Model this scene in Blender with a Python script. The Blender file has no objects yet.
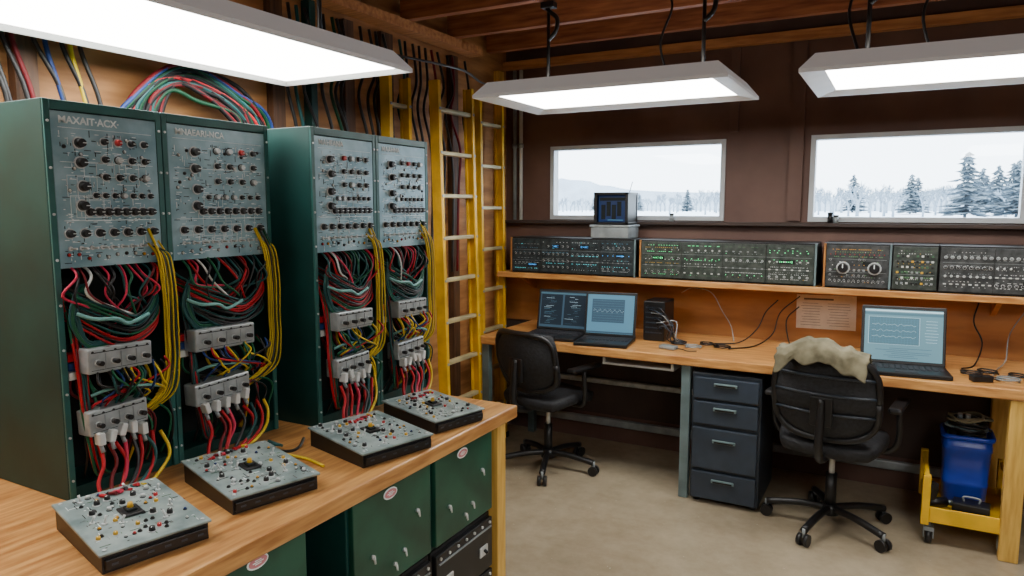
import bpy, bmesh, math, random
from mathutils import Vector, Matrix, noise
R=random.Random(7)
COL=bpy.context.scene.collection
rad=math.radians
# ---------------------------------------------------------------- materials
def mat(name,col,rough=.5,metal=0.,var=.0,scale=6.,stretch=(1,1,1),bump=0.,emit=0.,col2=None,lo=.35,hi=.65,detail=5,spec=.5):
    m=bpy.data.materials.new(name); m.use_nodes=True
    nt=m.node_tree; b=nt.nodes['Principled BSDF']
    b.inputs['Roughness'].default_value=rough; b.inputs['Metallic'].default_value=metal
    b.inputs['Specular IOR Level'].default_value=spec
    c=(*col,1)
    b.inputs['Base Color'].default_value=c
    if emit:
        b.inputs['Emission Color'].default_value=c; b.inputs['Emission Strength'].default_value=emit
    if var or col2 or bump:
        tc=nt.nodes.new('ShaderNodeTexCoord'); mp=nt.nodes.new('ShaderNodeMapping'); n=nt.nodes.new('ShaderNodeTexNoise')
        mp.inputs['Scale'].default_value=stretch; n.inputs['Scale'].default_value=scale; n.inputs['Detail'].default_value=detail
        nt.links.new(tc.outputs['Object'],mp.inputs['Vector']); nt.links.new(mp.outputs['Vector'],n.inputs['Vector'])
        r=nt.nodes.new('ShaderNodeValToRGB'); r.color_ramp.elements[0].position=lo; r.color_ramp.elements[1].position=hi
        c2=col2 or tuple(min(1,x*(1+var)) for x in col); c1=col if col2 else tuple(x*(1-var) for x in col)
        r.color_ramp.elements[0].color=(*c1,1); r.color_ramp.elements[1].color=(*c2,1)
        nt.links.new(n.outputs['Fac'],r.inputs['Fac']); nt.links.new(r.outputs['Color'],b.inputs['Base Color'])
        if bump:
            bp=nt.nodes.new('ShaderNodeBump'); bp.inputs['Strength'].default_value=bump; bp.inputs['Distance'].default_value=.01
            nt.links.new(n.outputs['Fac'],bp.inputs['Height']); nt.links.new(bp.outputs['Normal'],b.inputs['Normal'])
    return m
M={}
M['green']=mat('green_paint',(.005,.042,.037),.48,.0,.25,5,spec=.35)
M['greenf']=mat('green_frame',(.025,.12,.11),.4,.0,.25,8)
M['greenc']=mat('green_cabinet',(.01,.068,.042),.33,.0,.3,7)
M['panel']=mat('panel_steel',(.16,.3,.36),.28,.1,.0,9,col2=(.39,.57,.64),detail=8)
M['panel2']=mat('panel_steel_light',(.13,.185,.185),.34,.15,.0,14,col2=(.33,.4,.39),detail=8)
M['black']=mat('black_plastic',(.007,.007,.008),.4,0,.3,20)
M['fabric']=mat('black_mesh_fabric',(.01,.011,.014),.7,0,.5,60,bump=.3)
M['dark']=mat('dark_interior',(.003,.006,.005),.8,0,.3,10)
M['grey']=mat('grey_metal',(.26,.29,.3),.4,.2,.2,12)
M['alum']=mat('connector_grey',(.38,.42,.43),.32,.35,.2,26)
M['silver']=mat('silver_metal',(.6,.63,.63),.35,.3,.15,12)
M['white']=mat('white_plastic',(.62,.64,.62),.5,0,.1,12)
M['print']=mat('white_print',(.8,.87,.88),.6,0,.15,40)
M['red']=mat('red_plastic',(.5,.02,.02),.4,0,.15,12)
M['redc']=mat('red_cable',(.38,.005,.012),.5,0,.2,12,spec=.3)
M['dred']=mat('dark_red_cable',(.13,.004,.008),.5,0,.2,12,spec=.3)
M['pink']=mat('pink_cable',(.55,.025,.075),.5,0,.2,12,spec=.3)
M['yel']=mat('yellow_cable',(.6,.42,.01),.5,0,.2,12,spec=.3)
M['grn']=mat('green_cable',(.008,.1,.045),.5,0,.2,12,spec=.3)
M['lime']=mat('pale_green_plastic',(.18,.45,.16),.45,0,.2,12)
M['teal']=mat('teal_cable',(.01,.07,.07),.5,0,.2,12,spec=.3)
M['teall']=mat('pale_teal_tie',(.16,.4,.38),.5,0,.2,12)
M['blu']=mat('blue_cable',(.012,.035,.15),.5,0,.2,12,spec=.3)
M['wgrn']=mat('deep_green_cable',(.004,.045,.02),.55,0,.2,12,spec=.25)
M['wred']=mat('deep_red_cable',(.12,.004,.008),.55,0,.2,12,spec=.25)
M['wblk']=mat('matte_black_cable',(.006,.006,.007),.6,0,.2,12,spec=.25)
M['wood']=mat('workbench_wood',(.4,.165,.045),.32,0,0,5,(1.2,12,12),.05,col2=(.66,.34,.105),detail=8)
M['woody']=mat('workbench_wood_long',(.34,.14,.038),.32,0,0,5,(12,1.2,12),.05,col2=(.6,.31,.1),detail=8)
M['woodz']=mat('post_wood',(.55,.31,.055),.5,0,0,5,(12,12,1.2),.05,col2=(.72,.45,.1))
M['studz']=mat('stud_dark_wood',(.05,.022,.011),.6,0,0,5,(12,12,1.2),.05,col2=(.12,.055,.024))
M['joist']=mat('joist_wood',(.22,.06,.022),.6,0,0,4,(1,10,10),.1,col2=(.44,.155,.055))
M['joisty']=mat('beam_wood',(.36,.135,.042),.6,0,0,4,(1,10,10),.1,col2=(.56,.25,.085))
M['deck']=mat('ceiling_deck',(.08,.037,.034),.8,0,0,4,(1,8,1),.1,col2=(.15,.075,.063))
M['ply']=mat('plywood',(.27,.11,.034),.6,0,0,3,(1,1,6),.05,col2=(.52,.25,.085))
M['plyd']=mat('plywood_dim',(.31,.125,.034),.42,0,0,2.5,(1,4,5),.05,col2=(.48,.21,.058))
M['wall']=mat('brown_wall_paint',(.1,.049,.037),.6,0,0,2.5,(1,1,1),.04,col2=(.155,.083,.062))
M['walld']=mat('ledge_and_wall_shade',(.045,.027,.021),.7,0,.3,3)  # dark brown of the ledge, also the painted shade below the desk
def floor_mat():
    m=bpy.data.materials.new('concrete_floor'); m.use_nodes=True; nt=m.node_tree; b=nt.nodes['Principled BSDF']; L=nt.links.new
    tc=nt.nodes.new('ShaderNodeTexCoord')
    def nz(s,d,lo,hi,c0,c1):
        n=nt.nodes.new('ShaderNodeTexNoise'); n.inputs['Scale'].default_value=s; n.inputs['Detail'].default_value=d; n.inputs['Roughness'].default_value=.65; L(tc.outputs['Object'],n.inputs['Vector'])
        r=nt.nodes.new('ShaderNodeValToRGB'); r.color_ramp.elements[0].position=lo; r.color_ramp.elements[1].position=hi
        r.color_ramp.elements[0].color=(*c0,1); r.color_ramp.elements[1].color=(*c1,1); L(n.outputs['Fac'],r.inputs['Fac']); return n,r
    n1,r1=nz(1.0,8,.3,.7,(.3,.24,.16),(.52,.44,.315))
    n2,r2=nz(9,12,.3,.7,(.7,.68,.63),(1,1,1))
    n3,r3=nz(38,4,.7,.74,(0,0,0),(1,1,1))
    mx=nt.nodes.new('ShaderNodeMix'); mx.data_type='RGBA'; mx.blend_type='MULTIPLY'; mx.inputs[0].default_value=.65
    L(r1.outputs['Color'],mx.inputs[6]); L(r2.outputs['Color'],mx.inputs[7])
    m2=nt.nodes.new('ShaderNodeMix'); m2.data_type='RGBA'; L(r3.outputs['Color'],m2.inputs[0]); L(mx.outputs[2],m2.inputs[6]); m2.inputs[7].default_value=(.7,.65,.54,1)
    L(m2.outputs[2],b.inputs['Base Color'])
    mr=nt.nodes.new('ShaderNodeMapRange'); L(n2.outputs['Fac'],mr.inputs['Value']); mr.inputs['From Min'].default_value=.35; mr.inputs['From Max'].default_value=.65; mr.inputs['To Min'].default_value=.1; mr.inputs['To Max'].default_value=.27
    L(mr.outputs['Result'],b.inputs['Roughness']); b.inputs['Specular IOR Level'].default_value=.85
    bp=nt.nodes.new('ShaderNodeBump'); bp.inputs['Strength'].default_value=.04; bp.inputs['Distance'].default_value=.01; L(n2.outputs['Fac'],bp.inputs['Height']); L(bp.outputs['Normal'],b.inputs['Normal'])
    return m
M['conc']=floor_mat()
M['ladder']=mat('yellow_fibreglass',(.62,.35,.01),.45,0,.25,6)
M['rung']=mat('ladder_rung_aluminium',(.36,.3,.16),.45,.2,.25,6)
M['cart']=mat('yellow_cart_paint',(.78,.46,.008),.4,0,.15,6)
M['bluebin']=mat('blue_plastic',(.006,.04,.42),.32,0,.15,6)
M['cab']=mat('slate_cabinet',(.018,.027,.04),.4,.0,.2,8)
M['cabd']=mat('slate_drawer',(.027,.04,.06),.38,.0,.2,8)
M['leg']=mat('grey_green_leg',(.14,.2,.21),.4,.1,.2,8)
M['frame']=mat('window_frame_white',(.5,.53,.55),.5,0,.08,6)
M['housing']=mat('lamp_housing_glow',(.62,.6,.58),.4,.0,0,5,emit=.26)  # weak emission stands in for lamp light on the housing sides
M['housingw']=mat('lamp_reflector_white',(.8,.8,.78),.5,0,.05,5)
M['lamp']=mat('lamp_diffuser',(1,.98,.93),.5,emit=16.5)
M['upfill']=mat('added_uplight_glow',(1,.93,.82),.5,emit=9)  # added glow on top of the fixtures, brightens the rafters
M['paper']=mat('paper',(.72,.64,.54),.8,0,.06,20)
M['ink']=mat('ink',(.12,.1,.1),.8)
M['jacket']=mat('olive_beige_cloth',(.1,.088,.05),.9,0,0,14,bump=.2,col2=(.2,.178,.11))
M['snow']=mat('snow',(.76,.84,.94),.8,0,.05,.5)
M['tree']=mat('hazed_conifer',(.17,.22,.26),.9,0,.3,2)  # distance haze painted into the pale blue-grey
M['treeb']=mat('hazed_branches',(.27,.33,.39),.9,0,.15,2)  # paler still, haze put into the branch colour
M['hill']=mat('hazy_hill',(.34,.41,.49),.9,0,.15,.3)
M['pcb']=mat('green_board',(.03,.1,.05),.4,.1,0,40,col2=(.1,.2,.1))
M['con1']=mat('console_face',(.014,.022,.026),.38,.2,0,30,col2=(.04,.052,.058))
M['con2']=mat('console_face_green',(.026,.036,.032),.38,.2,0,30,col2=(.07,.082,.072))
M['con3']=mat('console_face_grey',(.03,.034,.036),.38,.2,0,30,col2=(.075,.08,.081))
M['scrb']=mat('blue_glow_panel',(.006,.022,.085),.3,emit=.35)
M['kgrey']=mat('key_dark',(.03,.03,.035),.5)
M['badge_pink']=mat('badge_pink',(.6,.22,.25),.5)
M['amber']=mat('amber_plastic',(.75,.35,.02),.4,0,.1,12)
for n,c,e in [('lg',(.08,.7,.25),1.4),('la',(1,.5,.06),2),('lb',(.06,.35,.85),1.5),('lr',(1,.06,.04),2),('lc',(.12,.6,.7),1.1)]:
    M[n]=mat('led_'+n,c,.4,emit=e)
M['scr_dark']=mat('screen_dark',(.01,.017,.026),.5,emit=.7,spec=.2)
M['scr_blue']=mat('screen_blue',(.06,.15,.22),.5,emit=.9,spec=.2)
M['scr_grey']=mat('screen_grey',(.085,.17,.21),.5,emit=1.1,spec=.2)
M['scr_line']=mat('screen_line',(.38,.54,.62),.5,emit=.8,spec=.2)
M['scr_pane']=mat('screen_pane',(.03,.06,.09),.5,emit=.8,spec=.2)
M['scr_mid']=mat('screen_mid',(.055,.12,.155),.5,emit=.9,spec=.2)
g=bpy.data.materials.new('window_glass'); g.use_nodes=True; nt=g.node_tree; nt.nodes.clear()
o=nt.nodes.new('ShaderNodeOutputMaterial'); mx=nt.nodes.new('ShaderNodeMixShader'); t=nt.nodes.new('ShaderNodeBsdfTransparent'); gl=nt.nodes.new('ShaderNodeBsdfGlossy')
gl.inputs['Roughness'].default_value=.02; mx.inputs[0].default_value=.05
nt.links.new(t.outputs[0],mx.inputs[1]); nt.links.new(gl.outputs[0],mx.inputs[2]); nt.links.new(mx.outputs[0],o.inputs[0]); M['glass']=g
# ---------------------------------------------------------------- mesh tools
def spline(pts,n=6):
    pts=[Vector(p) for p in pts]
    if len(pts)<3: return pts
    out=[]; P=[pts[0]*2-pts[1]]+pts+[pts[-1]*2-pts[-2]]
    for i in range(1,len(P)-2):
        a,b,c,d=P[i-1:i+3]
        for k in range(n):
            t=k/n
            out.append(.5*((2*b)+(c-a)*t+(2*a-5*b+4*c-d)*t*t+(3*b-a-3*c+d)*t**3))
    out.append(pts[-1]); return out
class MB:
    def __init__(s): s.bm=bmesh.new(); s.m=[]
    def mi(s,k):
        if k not in s.m: s.m.append(k)
        return s.m.index(k)
    def box(s,c,d,k,bev=0,rot=None):
        r=bmesh.ops.create_cube(s.bm,size=1); vs=r['verts']
        T=Matrix.Translation(Vector(c))@(rot.to_4x4() if rot else Matrix())@Matrix.Diagonal((*d,1))
        bmesh.ops.transform(s.bm,matrix=T,verts=vs)
        fs=set(f for v in vs for f in v.link_faces); i=s.mi(k)
        for f in fs: f.material_index=i
        if bev:
            es=list(set(e for v in vs for e in v.link_edges))
            q=bmesh.ops.bevel(s.bm,geom=es,offset=bev,segments=2,affect='EDGES',profile=.5,clamp_overlap=True)
            for f in q['faces']: f.material_index=i
        return s
    def cyl(s,a,b,r0,k,r1=None,seg=14,smooth=True):
        a=Vector(a); b=Vector(b); r1=r0 if r1 is None else r1; d=b-a
        q=bmesh.ops.create_cone(s.bm,cap_ends=True,segments=seg,radius1=max(r0,1e-5),radius2=max(r1,1e-5),depth=d.length)
        T=Matrix.Translation((a+b)/2)@d.to_track_quat('Z','Y').to_matrix().to_4x4()
        bmesh.ops.transform(s.bm,matrix=T,verts=q['verts']); i=s.mi(k)
        for f in set(f for v in q['verts'] for f in v.link_faces):
            f.material_index=i; f.smooth=smooth and len(f.verts)==4
        return s
    def lathe(s,prof,k,seg=28,sq=0):
        i=s.mi(k)
        def P(r,a):
            c,n=math.cos(a),math.sin(a)
            if sq: 
                e=1-sq; c=math.copysign(abs(c)**e,c); n=math.copysign(abs(n)**e,n)
            return r*c,r*n
        rings=[[s.bm.verts.new((*P(r,2*math.pi*q/seg),z)) for q in range(seg)] for r,z in prof]
        for a,b in zip(rings,rings[1:]):
            for q in range(seg):
                f=s.bm.faces.new((a[q],a[(q+1)%seg],b[(q+1)%seg],b[q])); f.smooth=True; f.material_index=i
        return s
    def tube(s,pts,r,k,seg=6,n=6,sm=True):
        p=spline(pts,n) if sm else [Vector(x) for x in pts]; i=s.mi(k); rings=[]
        up=None
        for j,c in enumerate(p):
            t=(p[min(j+1,len(p)-1)]-p[max(j-1,0)])
            if t.length<1e-7: t=Vector((0,0,1))
            t.normalize()
            if up is None: up=t.orthogonal().normalized()
            else:
                up=up-t*up.dot(t)
                up=up.normalized() if up.length>1e-5 else t.orthogonal().normalized()
            w=t.cross(up); rr=r[j] if isinstance(r,list) else r
            rings.append([s.bm.verts.new(c+(up*math.cos(a)+w*math.sin(a))*rr) for a in [2*math.pi*q/seg for q in range(seg)]])
        for j in range(len(rings)-1):
            for q in range(seg):
                f=s.bm.faces.new((rings[j][q],rings[j][(q+1)%seg],rings[j+1][(q+1)%seg],rings[j+1][q])); f.smooth=True; f.material_index=i
        for rg in (rings[0][::-1],rings[-1]):
            f=s.bm.faces.new(rg); f.material_index=i
        return s
    def poly(s,vs,k):
        f=s.bm.faces.new([s.bm.verts.new(v) for v in vs]); f.material_index=s.mi(k); return s
    def prism(s,prof,axis,a,b,k):
        def mk(p,t):
            return {'x':(t,p[0],p[1]),'y':(p[0],t,p[1]),'z':(p[0],p[1],t)}[axis]
        A=[s.bm.verts.new(mk(p,a)) for p in prof]; B=[s.bm.verts.new(mk(p,b)) for p in prof]; i=s.mi(k); n=len(prof); fs=[]
        for j in range(n): fs.append(s.bm.faces.new((A[j],A[(j+1)%n],B[(j+1)%n],B[j])))
        fs.append(s.bm.faces.new(A[::-1])); fs.append(s.bm.faces.new(B))
        for f in fs: f.material_index=i
        bmesh.ops.recalc_face_normals(s.bm,faces=fs)
        return s
    def mesh(s,name='part'):
        me=bpy.data.meshes.new(name); s.bm.to_mesh(me); s.bm.free()
        for k in s.m: me.materials.append(M[k])
        return me
def O(name,me,parent=None,loc=(0,0,0),rot=(0,0,0),label=None,cat=None,group=None,kind=None):
    o=bpy.data.objects.new(name,me); COL.objects.link(o); o.location=loc; o.rotation_euler=rot
    if parent: o.parent=parent
    if label:o['label']=label
    if cat:o['category']=cat
    if group:o['group']=group
    if kind:o['kind']=kind
    return o
def thing(name,label,cat,loc=(0,0,0),rot=0,group=None):
    o=O(name,None,None,loc,(0,0,rad(rot)),label,cat,group); o.empty_display_size=.1; return o
def boxp(par,name,c,d,k,bev=0,rot=(0,0,0),label=None,**kw):
    return O(name,MB().box((0,0,0),d,k,bev).mesh(name),par,c,rot,label,**kw)
def struct(name,c,d,k,bev=0):
    return O(name,MB().box((0,0,0),d,k,bev).mesh(name),None,c,kind='structure')
def tubep(par,name,pts,r,k,seg=6,n=6,sm=True,**kw):
    p0=Vector(pts[0]); return O(name,MB().tube([Vector(p)-p0 for p in pts],r,k,seg,n,sm).mesh(name),par,p0,**kw)
_c={}
def cached(key,fn):
    if key not in _c: _c[key]=fn()
    return _c[key]
def knobm(k,r):
    def f():
        m=MB(); m.cyl((0,0,0),(0,0,r*.3),r*1.25,'silver' if k!='silver' else 'black',seg=14)
        m.cyl((0,0,r*.3),(0,0,r*1.5),r,k,r*.82,seg=14); m.box((0,r*.45,r*1.52),(r*.18,r*.8,r*.08),'print'); return m.mesh('knob')
    return cached(('k',k,r),f)
def togglem():
    def f():
        m=MB(); m.cyl((0,0,0),(0,0,.003),.0055,'silver',seg=8); m.cyl((0,0,.003),(0,.006,.017),.0018,'silver',.0028,seg=8); return m.mesh('toggle_switch')
    return cached('t',f)
def ledm(k,r=.004):
    return cached(('l',k,r),lambda: MB().cyl((0,0,0),(0,0,.002),r*1.2,'black',seg=10).cyl((0,0,.002),(0,0,.005),r,k,r*.6,seg=10).mesh('indicator_light'))
def btnm(k,w,h):
    return cached(('b',k,w,h),lambda: MB().box((0,0,.002),(w,h,.005),k,.0008).mesh('push_button'))
def jackm():
    return cached('j',lambda: MB().cyl((0,0,0),(0,0,.004),.008,'silver',seg=10).cyl((0,0,.004),(0,0,.02),.006,'black',seg=10).mesh('socket'))
FX=(0,rad(90),0); FY=(rad(90),0,0)
# ---------------------------------------------------------------- room
X0,X1,Y0,Y1=-2.5,2.3,-1.6,4.5
struct('floor',((X0+X1)/2,(Y0+Y1)/2,-.05),(X1-X0+.3,Y1-Y0+.3,.1),'conc')
struct('ceiling',((X0+X1)/2,(Y0+Y1)/2,2.86),(X1-X0+.3,Y1-Y0+.3,.06),'deck')
struct('wall_left',(X0-.06,(Y0+Y1)/2,1.42),(.12,Y1-Y0,2.82),'ply')
struct('wall_right',(X1+.06,(Y0+Y1)/2,1.42),(.12,Y1-Y0,2.82),'wall')
struct('wall_front',((X0+X1)/2,Y0-.06,1.42),(X1-X0,.12,2.82),'wall')
W=[(-2.145,-.964,1.515,2.01),(-.483,.56,1.515,2.01)]
m=MB(); yc=Y1+.06
def wb(xa,xb,za,zb): m.box(((xa+xb)/2,yc,(za+zb)/2),(xb-xa,.12,zb-za),'wall')
wb(X0,X1,0,1.515); wb(X0,X1,2.01,2.83); wb(X0,-2.145,1.515,2.01); wb(-.964,-.483,1.515,2.01); wb(.56,X1,1.515,2.01)
O('wall_back',m.mesh(),kind='structure')
for i,(a,b,c,d) in enumerate(W):
    m=MB(); f=.028
    m.box(((a+b)/2,Y1+.02,c+f/2),(b-a,.07,f),'frame'); m.box(((a+b)/2,Y1+.02,d-f/2),(b-a,.07,f),'frame')
    m.box((a+f/2,Y1+.02,(c+d)/2),(f,.07,d-c-2*f),'frame'); m.box((b-f/2,Y1+.02,(c+d)/2),(f,.07,d-c-2*f),'frame')
    m.box(((a+b)/2,Y1+.04,(c+d)/2),(b-a-2*f,.004,d-c-2*f),'glass')
    O('window_%d'%(i+1),m.mesh(),kind='structure')
tn=[0]
def trim(c,d,k,bev=0):
    tn[0]+=1; return struct('trim_%d'%tn[0],c,d,k,bev)
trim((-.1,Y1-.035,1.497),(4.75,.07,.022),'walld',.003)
trim((-.56,Y1-.012,2.03),(.075,.024,1.02),'wall')
trim((-.92,Y1-.01,2.3),(.05,.02,.5),'wall')
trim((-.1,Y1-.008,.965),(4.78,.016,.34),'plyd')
trim((-.1,Y1-.006,.485),(4.78,.012,.6),'walld')  # painted shade: darkens the lower wall under the desk
trim((-.1,Y1-.04,2.57),(4.78,.06,.05),'joisty')
trim((-1.6,Y1-.03,.42),(1.75,.03,.035),'alum',.006)
struct('baseboard_back',(-.1,Y1-.03,.14),(4.7,.035,.05),'grey',.006)
for i in range(13):
    y=Y0+.25+i*.46
    trim(((X0+X1)/2,y,2.715),(X1-X0-.1,.05,.22),'joist')
trim((-2.44,1.3,2.575),(.1,5.4,.05),'joisty')
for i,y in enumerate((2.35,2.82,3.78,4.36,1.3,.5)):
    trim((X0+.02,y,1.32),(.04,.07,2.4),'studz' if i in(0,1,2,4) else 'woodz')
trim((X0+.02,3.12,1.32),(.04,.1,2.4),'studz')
trim((X0+.025,2.56,2.0),(.05,.04,1.1),'green')
# ---------------------------------------------------------------- lamps
def fixture(x0,x1,y0,y1,z,long,label,frame=.03,cord=None):
    cx,cy=(x0+x1)/2,(y0+y1)/2; w,d=x1-x0,y1-y0
    t=thing('light_fixture',label,'light fixture',(cx,cy,z),group='hanging fluorescent light fixtures')
    m=MB(); h=.075; tp=.05; lip=.014
    def ring(a,b,zz): return [(-a,-b,zz),(a,-b,zz),(a,b,zz),(-a,b,zz)]
    R0=ring(w/2,d/2,0); R1=ring(w/2,d/2,lip); R2=ring(w/2-tp,d/2-tp,h)
    for A,B in ((R0,R1),(R1,R2)):
        for i in range(4): m.poly([A[i],A[(i+1)%4],B[(i+1)%4],B[i]],'housing')
    m.poly(R2,'housing')
    k2=ring(w/2-.008,d/2-.008,0)
    for i in range(4): m.poly([R0[i],k2[i],k2[(i+1)%4],R0[(i+1)%4]],'housing')
    O('housing',m.mesh(),t)
    m=MB(); k=frame
    a,b=w/2-.008,d/2-.008; a2,b2=a-k,b-k; zt=.016
    m.poly([(-a,-b,0),(a,-b,0),(a2,-b2,zt),(-a2,-b2,zt)],'housingw'); m.poly([(a,b,0),(-a,b,0),(-a2,b2,zt),(a2,b2,zt)],'housingw')
    m.poly([(a,-b,0),(a,b,0),(a2,b2,zt),(a2,-b2,zt)],'housingw'); m.poly([(-a,b,0),(-a,-b,0),(-a2,-b2,zt),(-a2,b2,zt)],'housingw')
    O('reflector',m.mesh(),t)
    O('diffuser',MB().box((0,0,zt+.004),(2*a2,2*b2,.006),'lamp').mesh(),t)
    O('added_uplight',MB().box((0,0,h+.004),((w*.8,.05,.008) if long=='x' else (.05,d*.8,.008)),'upfill').mesh(),t)  # added strip that throws light up at the joists
    for s in (-1,1):
        p=(s*w*.33,.06) if long=='x' else (.06,s*d*.4)
        mm=MB(); mm.cyl((*p,h),(*p,2.6-z),.009,'black',seg=8); mm.cyl((*p,h),(*p,h+.06),.022,'black',.012,seg=10)
        mm.box((p[0],p[1],h+.012),(.09,.05,.012),'black',.002)
        mm.tube([(p[0],p[1],2.42-z),(p[0]+.04,p[1],2.46-z),(p[0]+.045,p[1],2.52-z),(p[0],p[1],2.56-z),(p[0]-.02,p[1],2.6-z)],.011,'black')
        mm.box((p[0],p[1],2.585-z),(.07,.05,.03),'black',.004)
        O('hanging_rod',mm.mesh(),t)
    if cord:
        for c in cord: tubep(t,'cord',[Vector(p)-Vector((cx,cy,z)) for p in c],.006,'black')
    return t
def hc(x,y): return [(x,y,2.6),(x+.03,y,2.5),(x-.02,y,2.35),(x+.02,y+.01,2.18)]
fixture(-2.29,-1.64,.2,2.23,2.1,'y','long fluorescent ceiling light hanging over the equipment racks',.015,
   [[(-1.75,2.15,2.175),(-1.75,2.6,2.2),(-1.95,3.1,2.27),(-2.2,3.7,2.32),(-2.35,4.3,2.4)]])
fixture(-1.78,-.62,2.88,3.56,2.1,'x','fluorescent ceiling light hanging before the desk by the ladders',.075,[hc(-1.0,3.3)])
fixture(-.37,.86,2.92,3.62,2.1,'x','fluorescent ceiling light hanging before the second window',.075,[hc(-.2,3.1),hc(.05,3.3)])
fixture(.5,1.15,-.6,1.4,2.15,'y','added unseen fill light over the open floor',.03)  # added out of view as frontal fill for the rack fronts
# ---------------------------------------------------------------- workbench
t=thing('workbench','long wooden-topped workbench carrying the green equipment racks','workbench',(-1.8,1.1,0))
boxp(t,'worktop',(0,-.02,.88),(1.28,2.18,.045),'woody',.006)
for x in (.565,-.56):
    for y in (1.025,-1.05): boxp(t,'leg',(x,y,.43),(.07,.06,.855),'woodz',.004)
boxp(t,'back_panel',(.25,.175,.43),(.02,.13,.855),'green')
boxp(t,'bottom_rail',(.57,0,.035),(.05,1.97,.05),'woody')
def badge(par,loc):
    m=MB(); 
    pts=[(math.cos(a)*.03,math.sin(a)*.016) for a in [k*math.pi/10 for k in range(20)]]
    m.prism([(p[0],p[1]) for p in pts],'x',0,.0015,'print')
    m.prism([(p[0]*.86,p[1]*.76) for p in pts],'x',.0012,.0022,'badge_pink')
    for q in (-.006,0,.006): m.box((.0025,0,q*.7),(.0006,.03-abs(q)*2,.002),'print')
    O('oval_badge',m.mesh(),par,loc,label='small pink and white oval badge')
def tool_cab(y0,y1,z0,z1,rows,k,label,grp,black=False,by=-.02,bz=.035):
    yc,w=(y0+y1)/2,y1-y0
    t=thing('tool_cabinet',label,'tool cabinet',(-1.5,yc,z0),group=grp)
    boxp(t,'body',(0,0,(z1-z0)/2),(.54,w,z1-z0),'black' if black else 'green',.003)
    n=len(rows); z=z1-z0-.008
    for i,fr in enumerate(rows):
        h=(z1-z0-.016)*fr
        dm=MB(); dm.box((0,0,0),(.018,w-.016,h-.01),k,.003)
        if black:
            for q in range(7): dm.cyl((.009,-w*.42+q*w*.14,h/2-.018),(.014,-w*.42+q*w*.14,h/2-.018),.005,'silver',seg=8)
            dm.box((.011,0,h/2-.035),(.006,w-.04,.004),'grey')
        else: dm.box((.0095,0,h/2-.01),(.002,w-.03,.003),'greenf')
        d=O('drawer',dm.mesh(),t,(.279,0,z-h/2))
        if black:
            for q in (-.3,.3):
                mm=MB(); mm.box((.003,0,0),(.006,.05,.035),'silver',.002); mm.cyl((.006,0,.004),(.02,0,-.004),.006,'black',seg=8); O('latch',mm.mesh(),d,(.009,q*w,-.01))
        else:
            badge(d,(.0095,by,h/2-bz))
            for q,(yy,zz) in enumerate([(-.28,-.12),(.28,.06),(.1,-.25),(-.02,-.33)]):
                mm=MB(); mm.cyl((0,0,0),(.008,0,0),.006,'silver',seg=10); mm.cyl((.008,0,0),(.012,0,-.018),.004,'white',.0025,seg=8)
                O('pull_knob',mm.mesh(),d,(.009,yy*w,zz*h))
        z-=h
tool_cab(.08,.7,.06,.85,[.4,.3,.3],'greenc','dark green steel drawer cabinet under the workbench','green drawer cabinets')
tool_cab(.72,1.2,.06,.85,[.4,.3,.3],'greenc','dark green steel drawer cabinet under the workbench','green drawer cabinets',by=.085,bz=.022)
tool_cab(1.35,1.715,.535,.85,[1],'greenc','dark green steel drawer unit with pink oval badge','green drawer units')
tool_cab(1.725,2.085,.535,.85,[1],'greenc','dark green steel drawer unit beside the wooden bench leg','green drawer units')
tool_cab(1.35,1.715,.06,.53,[.42,.58],'black','black equipment case with silver latches under the green drawer','black cases',True)
tool_cab(1.725,2.085,.06,.53,[.42,.58],'black','black equipment case with silver latches under the green drawer','black cases',True)
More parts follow.
